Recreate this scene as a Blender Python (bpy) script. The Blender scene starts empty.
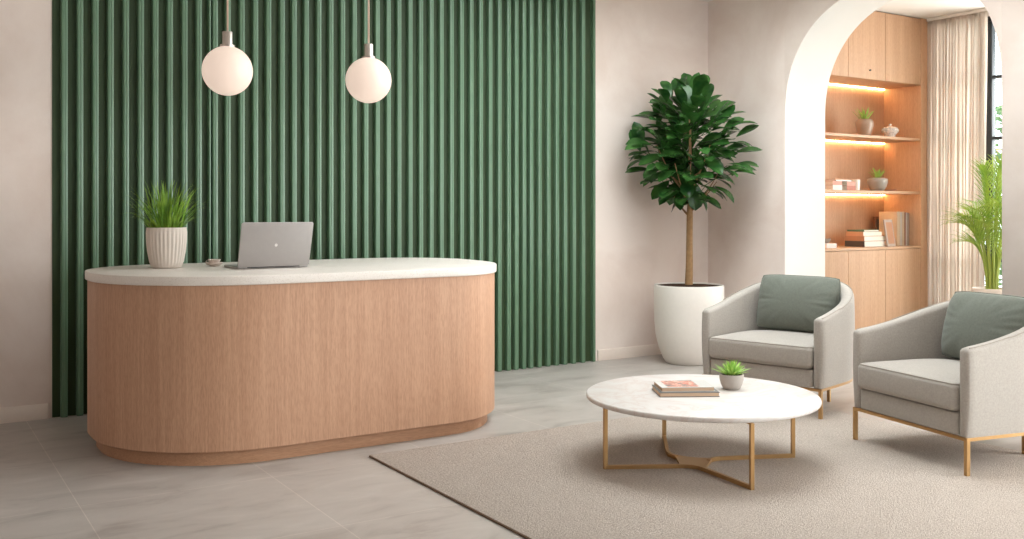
import bpy, bmesh, math, random
from mathutils import Vector, Matrix
random.seed(7)
PI = math.pi
SC = bpy.context.scene
COL = SC.collection

# ---------------------------------------------------------------- helpers
def s2l(c):
    c = c / 255.0
    return c / 12.92 if c <= 0.04045 else ((c + 0.055) / 1.055) ** 2.4
def rgb(r, g, b): return (s2l(r), s2l(g), s2l(b), 1.0)

def obj(name, bm, mat, parent=None, loc=None, rot=None, angle=38, smooth=True, flat0=False, recalc=True):
    me = bpy.data.meshes.new(name)
    if recalc: bmesh.ops.recalc_face_normals(bm, faces=bm.faces[:])
    bm.to_mesh(me); bm.free()
    for m in (mat if isinstance(mat, (list, tuple)) else [mat]): me.materials.append(m)
    if smooth:
        for p in me.polygons: p.use_smooth = not (flat0 and p.material_index == 0)
        me.set_sharp_from_angle(angle=math.radians(angle))
    o = bpy.data.objects.new(name, me); COL.objects.link(o)
    if parent is not None: o.parent = parent
    if loc: o.location = loc
    if rot: o.rotation_euler = rot
    return o

def tag(o, label, cat, group=None, kind=None):
    o['label'] = label; o['category'] = cat
    if group: o['group'] = group
    if kind: o['kind'] = kind
    return o
def thing(name, label, cat, loc=(0, 0, 0), rz=0.0, group=None):
    o = bpy.data.objects.new(name, None); COL.objects.link(o)
    o.empty_display_size = 0.1
    o.location = loc; o.rotation_euler = (0, 0, rz)
    return tag(o, label, cat, group)
def struct(name, bm, mat, label=None, cat=None, **k):
    o = obj(name, bm, mat, **k); o['kind'] = 'structure'
    if label: o['label'] = label
    if cat: o['category'] = cat
    return o
def copy_tree(o, parent=None):
    c = o.copy(); COL.objects.link(c)
    if parent is not None: c.parent = parent
    for ch in list(o.children): copy_tree(ch, c)
    return c

def NB(): return bmesh.new()
def box(bm, x0, x1, y0, y1, z0, z1, bev=0.0, seg=2, mat=0):
    t = bmesh.new()
    bmesh.ops.create_cube(t, size=1.0)
    for v in t.verts:
        v.co = Vector((x0 + (v.co.x + .5) * (x1 - x0), y0 + (v.co.y + .5) * (y1 - y0), z0 + (v.co.z + .5) * (z1 - z0)))
    if bev > 0: bmesh.ops.bevel(t, geom=t.edges[:], offset=bev, segments=seg, affect='EDGES', profile=.5)
    merge(bm, t, mat)
    return bm
def merge(bm, t, mat=0, M=None):
    mp = {}
    for v in t.verts:
        mp[v] = bm.verts.new(M @ v.co if M else v.co)
    for f in t.faces:
        try:
            nf = bm.faces.new([mp[v] for v in f.verts]); nf.material_index = mat if mat else f.material_index
        except ValueError: pass
    t.free()
def rings(bm, loops, closed=True, cap=True, mat=0):
    """loops: list of lists of points (same length); skins them"""
    vs = [[bm.verts.new(p) for p in L] for L in loops]
    n = len(vs[0])
    for a, b in zip(vs, vs[1:]):
        for i in range(n if closed else n - 1):
            j = (i + 1) % n
            f = bm.faces.new((a[i], a[j], b[j], b[i])); f.material_index = mat
    if cap:
        f = bm.faces.new(list(reversed(vs[0]))); f.material_index = mat
        f = bm.faces.new(vs[-1]); f.material_index = mat
    return vs
def lathe(bm, prof, n=48, c=(0, 0), cap=True, flute=None, mat=0):
    L = []
    for r, z in prof:
        ring = []
        for i in range(n):
            a = 2 * PI * i / n
            rr = r * (1 + (flute(a, z) if flute else 0))
            ring.append((c[0] + rr * math.cos(a), c[1] + rr * math.sin(a), z))
        L.append(ring)
    rings(bm, L, cap=cap, mat=mat); return bm
def sweep(bm, path, sec, up=(0, 0, 1), scales=None, cap=True, mat=0):
    """sec: list of (a,b) in the (side, up) frame"""
    P = [Vector(p) for p in path]; upv = Vector(up); L = []
    for i, p in enumerate(P):
        d0 = (P[i] - P[i - 1]).normalized() if i else None
        d1 = (P[i + 1] - P[i]).normalized() if i < len(P) - 1 else None
        d = (d0 + d1).normalized() if (d0 and d1) else (d0 or d1)
        u = upv if abs(d.dot(upv)) < .98 else Vector((1, 0, 0))
        s = d.cross(u).normalized(); u2 = s.cross(d).normalized()
        k = 1.0
        m = 1.0
        if d0 and d1: m = 1.0 / max(.5, d.dot(d1))
        sc = scales[i] if scales else 1.0
        bend_in_up = d0 and d1 and abs((d1 - d0).dot(u2)) > abs((d1 - d0).dot(s))
        L.append([p + s * a * sc * (1 if bend_in_up else m) + u2 * b * sc * (m if bend_in_up else 1) for a, b in sec])
    rings(bm, L, cap=cap, mat=mat); return bm
def circ(r, n=10): return [(r * math.cos(2 * PI * i / n), r * math.sin(2 * PI * i / n)) for i in range(n)]
def sqr(w, h=None):
    h = h or w; return [(-w / 2, -h / 2), (w / 2, -h / 2), (w / 2, h / 2), (-w / 2, h / 2)]
def bez(p0, p1, p2, n):
    p0, p1, p2 = map(Vector, (p0, p1, p2))
    return [(1 - t) ** 2 * p0 + 2 * t * (1 - t) * p1 + t * t * p2 for t in [i / n for i in range(n + 1)]]
def rrect(w, d, r, off=0.0, n=8, e=2.0):
    """rounded rectangle outline, half sizes w,d"""
    pts = []
    for sx, sy, a0 in ((1, 1, 0), (-1, 1, 90), (-1, -1, 180), (1, -1, 270)):
        rr = max(.001, r + off)
        for k in range(n + 1):
            a = math.radians(a0 + 90 * k / n)
            pts.append((sx * (w + off - rr) + rr * math.cos(a), sy * (d + off - rr) + rr * math.sin(a)))
    return pts
def stack(bm, fn, prof, mat=0):
    """fn(off)->outline ; prof: list of (off,z)"""
    rings(bm, [[(x, y, z) for x, y in fn(o)] for o, z in prof], mat=mat); return bm
def fillet_prof(z0, z1, r, n=4, base=0.0):
    p = []
    for k in range(n + 1):
        a = PI / 2 * k / n; p.append((base - r * (1 - math.sin(a)), z0 + r * (1 - math.cos(a))))
    for k in range(n + 1):
        a = PI / 2 * k / n; p.append((base - r * (1 - math.cos(a)), z1 - r * (1 - math.sin(a))))
    return p

# ---------------------------------------------------------------- materials
class Mat:
    def __init__(self, name, col, rough=.6, metal=0.0, spec=.5, coat=0.0):
        m = self.m = bpy.data.materials.new(name); m.use_nodes = True
        self.nt = m.node_tree; self.N = self.nt.nodes; self.L = self.nt.links
        b = self.b = self.N['Principled BSDF']
        b.inputs['Base Color'].default_value = col
        b.inputs['Roughness'].default_value = rough
        b.inputs['Metallic'].default_value = metal
        b.inputs['Specular IOR Level'].default_value = spec
        b.inputs['Coat Weight'].default_value = coat
    def node(self, t, **k):
        n = self.N.new(t)
        for a, v in k.items():
            if a in n.inputs: n.inputs[a].default_value = v
            else: setattr(n, a, v)
        return n
    def coords(self, scale=(1, 1, 1), kind='Object', loc=(0, 0, 0), rot=(0, 0, 0)):
        tc = self.node('ShaderNodeTexCoord'); mp = self.node('ShaderNodeMapping')
        mp.inputs['Scale'].default_value = scale; mp.inputs['Location'].default_value = loc; mp.inputs['Rotation'].default_value = rot
        self.L.new(tc.outputs[kind], mp.inputs['Vector']); return mp.outputs[0]
    def noise(self, vec, scale=5, detail=3, rough=.5, dist=0.0):
        n = self.node('ShaderNodeTexNoise'); n.inputs['Scale'].default_value = scale
        n.inputs['Detail'].default_value = detail; n.inputs['Roughness'].default_value = rough; n.inputs['Distortion'].default_value = dist
        self.L.new(vec, n.inputs['Vector']); return n.outputs['Fac']
    def ramp(self, fac, stops):
        r = self.node('ShaderNodeValToRGB'); e = r.color_ramp.elements
        while len(e) < len(stops): e.new(.5)
        for k, (p, c) in enumerate(stops): e[k].position = p; e[k].color = c
        self.L.new(fac, r.inputs['Fac']); return r.outputs['Color']
    def mix(self, fac, a, b, mode='MIX'):
        n = self.node('ShaderNodeMix', data_type='RGBA', blend_type=mode)
        for sock, v in ((n.inputs[0], fac), (n.inputs[6], a), (n.inputs[7], b)):
            if hasattr(v, 'links') or hasattr(v, 'is_linked'): self.L.new(v, sock)
            else: sock.default_value = v
        return n.outputs[2]
    def base(self, sock): self.L.new(sock, self.b.inputs['Base Color']); return self
    def rough(self, sock): self.L.new(sock, self.b.inputs['Roughness']); return self
    def bump(self, fac, strength=.2, dist=.01):
        n = self.node('ShaderNodeBump'); n.inputs['Strength'].default_value = strength; n.inputs['Distance'].default_value = dist
        self.L.new(fac, n.inputs['Height']); self.L.new(n.outputs[0], self.b.inputs['Normal']); return self

def plaster(name, a, b, bump=.15):
    M = Mat(name, a, .88, spec=.25)
    v = M.coords()
    f = M.noise(v, 1.3, 5, .6, .4)
    M.base(M.ramp(f, [(.32, b), (.62, a)]))
    M.bump(M.noise(v, 38, 5, .65), bump, .004)
    return M.m
def wood(name, light, dark, rough=.5, axis='z', fine=1.0):
    M = Mat(name, light, rough, spec=.35)
    st = {'z': (1, 1, .022), 'x': (.022, 1, 1), 'y': (1, .022, 1)}[axis]
    v = M.coords(tuple(s * fine for s in st))
    g = M.noise(v, 75, 4, .6, .15)
    g2 = M.noise(v, 11, 3, .5, .3)
    st2 = {'z': (1, 1, .09), 'x': (.09, 1, 1), 'y': (1, .09, 1)}[axis]
    g3 = M.noise(M.coords(st2), 260, 2, .5)
    mid = tuple((light[i] + dark[i]) / 2 for i in range(3)) + (1,)
    c = M.ramp(g, [(.30, dark), (.52, mid), (.68, light)])
    c = M.mix(.35, c, M.ramp(g2, [(.35, dark), (.65, light)]))
    c = M.mix(.35, c, M.ramp(g3, [(.38, dark), (.55, light)]))
    M.base(c); M.bump(g3, .08, .002)
    return M.m
def fabric(name, a, b, scale=420, bump=.25, rough=.95):
    M = Mat(name, a, rough, spec=.15)
    M.b.inputs['Sheen Weight'].default_value = .15
    v = M.coords()
    f = M.noise(v, scale, 2, .7); f2 = M.noise(v, scale * .22, 3, .6)
    c = M.mix(.5, M.ramp(f, [(.3, b), (.7, a)]), M.ramp(f2, [(.3, b), (.7, a)]))
    M.base(c); M.bump(f, bump, .002)
    return M.m
def plain(name, col, rough=.5, metal=0.0, spec=.5, var=.0):
    M = Mat(name, col, rough, metal, spec)
    f = M.noise(M.coords(), 30, 3)
    d = tuple(c * (.97 - var) for c in col[:3]) + (1,)
    M.base(M.ramp(f, [(.3, d), (.7, col)]))
    return M.m
def leafmat(name, a, b, rough=.35, trans=.15, scale=9):
    M = Mat(name, a, rough, spec=.5)
    f = M.noise(M.coords(), scale, 3)
    c = M.ramp(f, [(.3, b), (.7, a)])
    M.base(c)
    tr = M.node('ShaderNodeBsdfTranslucent'); M.L.new(c, tr.inputs['Color'])
    mx = M.node('ShaderNodeMixShader'); mx.inputs[0].default_value = trans
    out = M.N['Material Output']
    M.L.new(M.b.outputs[0], mx.inputs[1]); M.L.new(tr.outputs[0], mx.inputs[2]); M.L.new(mx.outputs[0], out.inputs['Surface'])
    return M.m
def emit(name, col, strength):
    M = Mat(name, col, .5)
    M.b.inputs['Emission Color'].default_value = col; M.b.inputs['Emission Strength'].default_value = strength
    return M.m

MW = plaster('wall_plaster', rgb(237, 223, 215), rgb(224, 206, 196))
MDARK = plaster('dark_low_bounce', rgb(120, 104, 92), rgb(108, 93, 82))  # dark tone given to the unseen front wall to cut its bounce light
MWHITE = plaster('white_paint', rgb(233, 229, 224), rgb(230, 226, 221), .05)
MCEIL = plaster('ceiling_paint', rgb(243, 240, 236), rgb(240, 237, 232), .05)
MSKIRT = plain('baseboard_paint', rgb(224, 209, 198), .55)
MOAK = wood('oak_veneer', rgb(206, 163, 134), rgb(170, 127, 100), fine=1.15)
MOAKH = wood('oak_veneer_plinth', rgb(198, 153, 121), rgb(168, 124, 94), axis='x')
MCAB = wood('oak_cabinet', rgb(208, 168, 135), rgb(180, 140, 108))
MCABH = wood('oak_shelf', rgb(208, 170, 138), rgb(186, 146, 114), axis='x')
MBRASS = plain('brushed_brass', rgb(192, 154, 106), .38, .9)
MGREY = fabric('grey_upholstery', rgb(184, 177, 170), rgb(158, 151, 144))
MPIPE = fabric('grey_piping', rgb(170, 161, 151), rgb(146, 138, 129))
MPILLOW = fabric('sage_velvet', rgb(118, 122, 113), rgb(101, 105, 97), 300, .15)
MPOTW = plain('white_ceramic', rgb(236, 229, 222), .5, 0, .4)
MPOTR = plain('ribbed_ceramic', rgb(220, 207, 196), .75, 0, .25)
MCONC = plain('pale_concrete', rgb(184, 175, 168), .85, 0, .2, .03)
MSOIL = plain('soil', rgb(72, 52, 40), .95, 0, .1, .3)
MBARK = plain('bark', rgb(168, 132, 95), .85, 0, .2, .25)
MTREE = leafmat('tree_leaf', rgb(72, 116, 54), rgb(30, 72, 32), .25, .14)
MPALM = leafmat('palm_leaf', rgb(180, 198, 88), rgb(118, 154, 56), .42, .35)
MSTEM = plain('palm_stem', rgb(150, 165, 70), .6)
MGRASS = leafmat('grass_blade', rgb(158, 190, 66), rgb(84, 134, 44), .45, .25, 14)
MSUCC = leafmat('succulent_leaf', rgb(184, 214, 112), rgb(122, 172, 72), .45, .25, 20)
MALU = plain('laptop_aluminium', rgb(170, 165, 163), .42, .55)
MBLACK = plain('black_plastic', rgb(30, 30, 32), .45)
MLOGO = plain('logo_silver', rgb(225, 222, 220), .3, .3)
MNICKEL = plain('brushed_nickel', rgb(200, 188, 180), .3, .85)
MCORD = plain('copper_cord', rgb(196, 165, 145), .5, .2)
MPAPER = plain('paper', rgb(236, 226, 212), .9, 0, .1)
MSTEEL = plain('dark_window_frame', rgb(52, 54, 56), .5, .2)
MHEDGE = leafmat('hedge_leaf', rgb(120, 160, 100), rgb(60, 105, 60), .6, .2)
MSAUCER = plain('glazed_cup', rgb(222, 206, 196), .25, 0, .6)

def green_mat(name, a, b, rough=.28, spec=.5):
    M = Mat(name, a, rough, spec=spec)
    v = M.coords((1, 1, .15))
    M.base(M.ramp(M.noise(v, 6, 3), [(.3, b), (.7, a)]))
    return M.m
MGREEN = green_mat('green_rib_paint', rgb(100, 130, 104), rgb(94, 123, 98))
MGREEN2 = green_mat('dark_green_channel', rgb(52, 69, 42), rgb(48, 64, 39), .55, .3)  # recessed channels take a darker green than the ribs

def floor_mat():
    M = Mat('porcelain_tile', rgb(192, 182, 173), .42, spec=.4)
    v = M.coords()
    f = M.noise(M.coords((1, 2.2, 1)), 2.2, 6, .62, .6)
    c = M.ramp(f, [(.3, rgb(150, 141, 135)), (.46, rgb(170, 162, 156)), (.6, rgb(178, 170, 164)), (.78, rgb(190, 183, 178))])
    br = M.node('ShaderNodeTexBrick'); br.offset = 0.0; br.squash = 1.0
    for k, val in (('Scale', 1.0), ('Mortar Size', .0026), ('Brick Width', .968), ('Row Height', .968), ('Mortar Smooth', .1)):
        br.inputs[k].default_value = val
    br.inputs['Color1'].default_value = (1, 1, 1, 1); br.inputs['Color2'].default_value = (.965, .965, .965, 1); br.inputs['Mortar'].default_value = (1.25, 1.24, 1.22, 1)
    M.L.new(M.coords(loc=(-.763 + .968, -.30, 0)), br.inputs['Vector'])
    c = M.mix(1.0, c, br.outputs['Color'], 'MULTIPLY')
    M.base(c)
    M.rough(M.ramp(f, [(.3, (.36,) * 3 + (1,)), (.7, (.48,) * 3 + (1,))]))
    return M.m
MFLOOR = floor_mat()
def rug_mat():
    M = Mat('woven_wool', rgb(196, 182, 170), .97, spec=.1)
    v = M.coords()
    f = M.noise(M.coords((1, 2.2, 1)), 70, 4, .75); f2 = M.noise(v, 9, 4, .6); f3 = M.noise(v, 190, 2, .6)
    c = M.ramp(f, [(.36, rgb(150, 133, 121)), (.5, rgb(203, 189, 178)), (.64, rgb(232, 222, 213))])
    c = M.mix(.22, c, M.ramp(f2, [(.3, rgb(176, 160, 147)), (.7, rgb(210, 197, 186))]))
    c = M.mix(.3, c, M.ramp(f3, [(.35, rgb(160, 143, 131)), (.65, rgb(217, 205, 195))]))
    M.base(c)
    M.bump(M.mix(.35, f, f3), 1.0, .02)
    return M.m
MRUG = rug_mat()
MRUGB = plain('rug_binding', rgb(118, 98, 84), .95, 0, .1)
def stone_mat():
    M = Mat('cream_stone', rgb(228, 218, 209), .42, spec=.5)
    v = M.coords()
    f = M.noise(v, 160, 2, .6); f2 = M.noise(v, 4, 4)
    c = M.ramp(f, [(.30, rgb(203, 190, 180)), (.42, rgb(228, 219, 211)), (.7, rgb(233, 225, 218))])
    M.base(M.mix(.3, c, M.ramp(f2, [(.3, rgb(222, 211, 202)), (.7, rgb(234, 226, 219))])))
    return M.m
MSTONE = stone_mat()
def marble_mat():
    M = Mat('white_marble', rgb(238, 232, 226), .38, spec=.5)
    v = M.coords()
    f = M.noise(v, 2.6, 6, .6, 1.6)
    M.base(M.ramp(f, [(.38, rgb(214, 209, 206)), (.47, rgb(211, 203, 199)), (.5, rgb(206, 193, 187)), (.54, rgb(212, 205, 201)), (.64, rgb(216, 211, 208))]))
    return M.m
MMARBLE = marble_mat()
def curtain_mat():
    M = Mat('linen_sheer', rgb(238, 230, 222), .95, spec=.1)
    v = M.coords((1, 1, .3)); f = M.noise(v, 220, 2)
    c = M.ramp(f, [(.3, rgb(234, 224, 214)), (.7, rgb(243, 235, 228))]); M.base(c)
    tr = M.node('ShaderNodeBsdfTranslucent'); M.L.new(c, tr.inputs['Color'])
    mx = M.node('ShaderNodeMixShader'); mx.inputs[0].default_value = .6
    M.L.new(M.b.outputs[0], mx.inputs[1]); M.L.new(tr.outputs[0], mx.inputs[2]); M.L.new(mx.outputs[0], M.N['Material Output'].inputs['Surface'])
    return M.m
MCURT = curtain_mat()
def glass_mat():
    m = bpy.data.materials.new('window_glass'); m.use_nodes = True
    N = m.node_tree.nodes; L = m.node_tree.links; N.remove(N['Principled BSDF'])
    t = N.new('ShaderNodeBsdfTransparent'); g = N.new('ShaderNodeBsdfGlossy'); g.inputs['Roughness'].default_value = .02
    mx = N.new('ShaderNodeMixShader'); mx.inputs[0].default_value = .06
    t.inputs['Color'].default_value = (.95, .97, .96, 1)
    L.new(t.outputs[0], mx.inputs[1]); L.new(g.outputs[0], mx.inputs[2]); L.new(mx.outputs[0], N['Material Output'].inputs['Surface'])
    return m
MGLASS = glass_mat()
def cover_mat():
    M = Mat('magazine_cover', rgb(206, 203, 200), .3, spec=.5)
    v = M.coords((1, 1.6, 1))
    f = M.noise(v, 9, 3, .55, 1.2)
    c = M.ramp(f, [(.34, rgb(96, 100, 100)), (.43, rgb(150, 140, 134)), (.49, rgb(214, 120, 92)), (.53, rgb(242, 222, 210)), (.57, rgb(206, 108, 84)), (.64, rgb(120, 122, 122)), (.75, rgb(180, 184, 184))])
    M.base(c); return M.m
MPHOTO = cover_mat()
MPAGE2 = plain('aged_pages', rgb(206, 176, 150), .9, 0, .1)

# ---------------------------------------------------------------- constants of the place
YB = 7.42; XA = 7.15; XA2 = 7.72; ZC = 3.62; XN = 9.95; YN = 7.235; YCAB = 6.75
XL = -4.6; YF = -4.4

# ---------------------------------------------------------------- room shell
struct('floor', box(NB(), XL - .2, 11.2, YF - .2, 7.7, -.12, 0), MFLOOR, smooth=False)
SK = (3.5, 6.3, 3.4, 6.2)      # ceiling opening added out of view to brighten the seating corner
bm = NB(); cx0, cx1, cy0, cy1 = XL - .2, XN + .3, YF - .2, 7.7
box(bm, cx0, SK[0], cy0, cy1, ZC, ZC + .25); box(bm, SK[1], cx1, cy0, cy1, ZC, ZC + .25)
box(bm, SK[0], SK[1], cy0, SK[2], ZC, ZC + .25); box(bm, SK[0], SK[1], SK[3], cy1, ZC, ZC + .25)
struct('ceiling', bm, MCEIL, smooth=False)
struct('wall_back', box(NB(), XL - .2, XN + .2, YB, YB + .2, 0, ZC), MW, smooth=False)
def wall_x_with_windows(bm, x0, x1, y0, y1, holes):
    ys = y0
    for (a, b, z0, z1) in holes:
        box(bm, x0, x1, ys, a, 0, ZC); box(bm, x0, x1, a, b, 0, z0); box(bm, x0, x1, a, b, z1, ZC); ys = b
    box(bm, x0, x1, ys, y1, 0, ZC)
def wall_y_with_windows(bm, y0, y1, x0, x1, holes):
    xs = x0
    for (a, b, z0, z1) in holes:
        box(bm, xs, a, y0, y1, 0, ZC); box(bm, a, b, y0, y1, 0, z0); box(bm, a, b, y0, y1, z1, ZC); xs = b
    box(bm, xs, x1, y0, y1, 0, ZC)
# wall with the arch: an extruded outline with a round-headed opening
AY0, AY1, AZ = 4.242, 6.386, 2.34
bm = NB()
R = (AY1 - AY0) / 2; yc = (AY0 + AY1) / 2
pts = [(AY1, 0)]
for k in range(41):
    a = PI * k / 40; ca = math.cos(a); e_ = 2.25 if ca > 0 else 2.6
    hw_ = AY1 - 5.256 if ca > 0 else 5.256 - AY0
    pts.append((5.256 + hw_ * math.copysign(abs(ca) ** (2 / e_), ca), AZ + R * max(0, math.sin(a)) ** (2 / e_)))
pts.append((AY0, 0))
# faces: two flanks + crown strips
def quad(P, m=0):
    f = bm.faces.new([bm.verts.new(p) for p in P]); f.material_index = m
for x in (XA, XA2):
    quad([(x, YB, 0), (x, AY1, 0), (x, AY1, ZC), (x, YB, ZC)])
    quad([(x, AY0, 0), (x, 3.4, 0), (x, 3.4, ZC), (x, AY0, ZC)])
    for (y0, z0), (y1, z1) in zip(pts[1:-1], pts[2:-1]):
        quad([(x, y0, z0), (x, y1, z1), (x, y1, ZC), (x, y0, ZC)])
for (y0, z0), (y1, z1) in zip(pts, pts[1:]):
    quad([(XA, y0, z0), (XA2, y0, z0), (XA2, y1, z1), (XA, y1, z1)], 1)
bmesh.ops.remove_doubles(bm, verts=bm.verts[:], dist=1e-5)
for f in bm.faces:       # every face looks out of the wall
    f.normal_update(); c_ = f.calc_center_median()
    want = Vector((0, yc - c_.y, AZ * .5 + min(c_.z, AZ) * .5 - c_.z)) if f.material_index == 1 else Vector((-1 if abs(c_.x - XA) < 1e-4 else 1, 0, 0))
    if f.normal.dot(want) < 0: f.normal_flip()
RW = (-2.9, 1.9, .35, 3.2)      # window in the right wall, out of the picture
wall_x_with_windows(bm, XA, XA2, YF - .2, 3.4, [RW])
struct('wall_right', bm, [MW, MWHITE], angle=30, flat0=True, recalc=False)
FW = (3.7, 6.8, .25, 3.2)      # window in the wall behind the camera
bm = NB(); wall_y_with_windows(bm, YF - .2, YF, XL - .2, XA, [FW]); struct('wall_front', bm, MDARK, smooth=False)
struct('wall_left', box(NB(), XL - .2, XL, YF, YB, 0, ZC), MW, smooth=False)
# side room behind the arch
NW = (3.5, 6.7, .25, 3.54)
bm = NB(); wall_x_with_windows(bm, XN, XN + .2, 3.0, YB, [NW]); struct('wall_alcove_right', bm, MW, smooth=False)
struct('wall_alcove_front', box(NB(), XA2, XN + .2, 2.8, 3.0, 0, ZC), MW, smooth=False)

def window(name, fixed, along, a0, a1, z0, z1, nv, nh, depth=.06, hw=.022):
    """steel framed glazing; fixed='x' plane at X=along"""
    fr = NB(); t = .06
    def bar(b0, b1, c0, c1, d=depth):
        if fixed == 'x': box(fr, along - d / 2, along + d / 2, b0, b1, c0, c1, .004)
        else: box(fr, b0, b1, along - d / 2, along + d / 2, c0, c1, .004)
    bar(a0, a0 + t, z0, z1); bar(a1 - t, a1, z0, z1); bar(a0 + t, a1 - t, z0, z0 + t); bar(a0 + t, a1 - t, z1 - t, z1)
    for i in range(1, nv):
        p = a0 + (a1 - a0) * i / nv; bar(p - hw, p + hw, z0 + t, z1 - t, depth * .8)
    for j in range(1, nh):
        p = z0 + (z1 - z0) * j / nh; bar(a0 + t, a1 - t, p - .016, p + .016, depth * .7)
    o = struct(name, fr, MSTEEL)
    g = NB()
    if fixed == 'x': box(g, along - .004, along + .004, a0 + .02, a1 - .02, z0 + .02, z1 - .02)
    else: box(g, a0 + .02, a1 - .02, along - .004, along + .004, z0 + .02, z1 - .02)
    obj('glass', g, MGLASS, o, smooth=False)
    return o
window('window_1', 'x', XN + .05, NW[0], NW[1], NW[2], NW[3], 5, 5, .09, .036)
window('window_2', 'x', XA2 - .1, *RW, 5, 3)
window('window_3', 'y', YF - .1, *FW, 5, 3)

fr = NB()
for i in range(5):
    x = SK[0] + .03 + (SK[1] - SK[0] - .06) * i / 4; box(fr, x - .025, x + .025, SK[2], SK[3], ZC + .19, ZC + .25, .003)
for y in (SK[2] + .03, SK[3] - .03): box(fr, SK[0], SK[1], y - .03, y + .03, ZC + .185, ZC + .255, .003)
o = struct('added_rooflight', fr, MWHITE)  # frame of the added ceiling opening
obj('glass', box(NB(), SK[0], SK[1], SK[2], SK[3], ZC + .215, ZC + .225), MGLASS, o, smooth=False)
# baseboards
def skirt(name, pts, h=.105, t=.016):
    bm = NB()
    sweep(bm, pts, [(0, 0), (t, 0), (t, h - .012), (t * .45, h), (0, h)])
    return struct(name, bm, MSKIRT)
skirt('baseboard_back_left', [(XL, YB, 0), (.90, YB, 0)])
skirt('baseboard_back_right', [(5.70, YB, 0), (XA, YB, 0)])
skirt('baseboard_right', [(XA, YB - .016, 0), (XA, AY1 + .0, 0)])
skirt('baseboard_right_near', [(XA, AY0, 0), (XA, YF, 0)])

# ---------------------------------------------------------------- green ribbed wall panel
def panel_x(px):
    r = (px - 512) / 969.0; z = 7.37 / (.8434 - .5373 * r); return z * (.5373 + .8434 * r)
ribs_px = [64.8,80.5,95.9,111.1,126.4,141.4,156,170.5,185.2,199.5,215.7,228.5,242.6,256.1,269.2,282.9,294.9,307.1,319.6,331.7,343.4,355.2,366.7,378.2,389.2,399.9,411.1,421.7,432.2,442.4,452.5,462.6,472.3,481.8,491.2,500.4,509.6,517.3,525,532.2,540.6,549.4,558,566.2,575,584.2]
bm = NB(); prof = []
PX0, PX1 = .925, 5.645
YP, RD = YB - .006, .038
prof.append((PX0, YP))
items = [(panel_x(p), .0205) for p in ribs_px] + [(panel_x(210.2), .0085)]
items.sort()
for x, hw in items:
    b = .006
    prof += [(x - hw - .003, YP), (x - hw, YP - RD + b), (x - hw + b * .35, YP - RD + b * .3), (x - hw + b, YP - RD)]
    if hw > .015: prof += [(x - .004, YP - RD), (x, YP - RD + .0025), (x + .004, YP - RD)]
    prof += [(x + hw - b, YP - RD), (x + hw - b * .35, YP - RD + b * .3), (x + hw, YP - RD + b), (x + hw + .003, YP)]
prof.append((PX1 - .028, YP)); prof += [(PX1 - .026, YP - RD), (PX1, YP - RD), (PX1, YB - .001), (PX0, YB - .001)]
rings(bm, [[(x, y, .004) for x, y in prof], [(x, y, ZC - .004) for x, y in prof]], cap=False)
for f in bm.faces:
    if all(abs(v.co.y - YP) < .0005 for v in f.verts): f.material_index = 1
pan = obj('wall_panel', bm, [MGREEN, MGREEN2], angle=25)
tag(pan, 'tall dark green vertically ribbed panel covering the wall behind the reception desk', 'wall panel')

# ---------------------------------------------------------------- reception desk
DX, DY = 2.314, 6.174
def desk_outline(off):
    L, D = 1.32, .74
    pts = []
    for sx, sy, a0, rx, ry in ((1, 1, 0, .56, .56), (-1, 1, 90, .56, .56), (-1, -1, 180, .875, .80), (1, -1, 270, .60, .77)):
        for k in range(25):
            a = math.radians(a0 + 90 * k / 24)
            pts.append((sx * (L - rx) + (rx + off) * math.cos(a), sy * (D - ry) + (ry + off) * math.sin(a)))
    return pts
desk = thing('reception_desk', 'oval oak reception desk with cream stone top before the green ribbed wall', 'desk', (DX, DY, 0))
obj('plinth', stack(NB(), desk_outline, [(-.05, 0), (-.05, .085)]), MOAKH, desk)
obj('body', stack(NB(), desk_outline, [(-.03, .085), (-.003, .085), (0, .088), (0, 1.024), (-.02, 1.024)]), MOAK, desk)
obj('countertop', stack(NB(), desk_outline, [(-.03, 1.024)] + fillet_prof(1.024, 1.078, .006, 3, .014)), MSTONE, desk)['label'] = 'cream speckled stone countertop'
ZD = 1.078

# ---------------------------------------------------------------- laptop
lap = thing('laptop', 'open silver laptop on the reception desk, back of its screen to the room', 'laptop', (2.038, 6.03, ZD), 0)
W2 = .233
bm = NB(); stack(bm, lambda o: [(x, y + .15) for x, y in rrect(W2, .15, .018, o)], fillet_prof(.003, .016, .004, 3)); 
for sx in (-1, 1):
    for yy in (.03, .27): lathe(bm, [(.008, 0), (.008, .004)], 12, (sx * .18, yy))
base = obj('base', bm, MALU, lap)
bm = NB()
for r in range(5):
    for c in range(14): box(bm, -.185 + c * .0266, -.185 + c * .0266 + .022, .05 + r * .023, .05 + r * .023 + .018, .0158, .0175, .001, 1)
obj('keys', bm, MBLACK, base)
box_ = NB(); box(box_, -.055, .055, .185, .27, .0158, .0164, .0002, 1); obj('trackpad', box_, MALU, base)
bm = NB(); stack(bm, lambda o: [(x, y + .148) for x, y in rrect(W2, .148, .016, o)], fillet_prof(0, .008, .003, 3))
lid = obj('screen_lid', bm, MALU, lap, loc=(0, 0, .014), rot=(math.radians(90 + 17.5), 0, 0))
bm = NB(); stack(bm, lambda o: [(x, y + .145) for x, y in rrect(.205, .132, .004, o)], [(0, -.0012), (0, .0002)])
obj('screen', bm, MBLACK, lid)
bm = NB(); stack(bm, lambda o: [(x, y + .145) for x, y in [( .0095 * math.cos(t), .0105 * math.sin(t)) for t in [2 * PI * i / 20 for i in range(20)]]], [(0, .0078), (0, .0086)])
obj('logo', bm, MLOGO, lid)
bm = NB(); sweep(bm, [(-.17, 0, .014), (.17, 0, .014)], circ(.007, 10)); obj('hinge', bm, MBLACK, lap)

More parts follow.
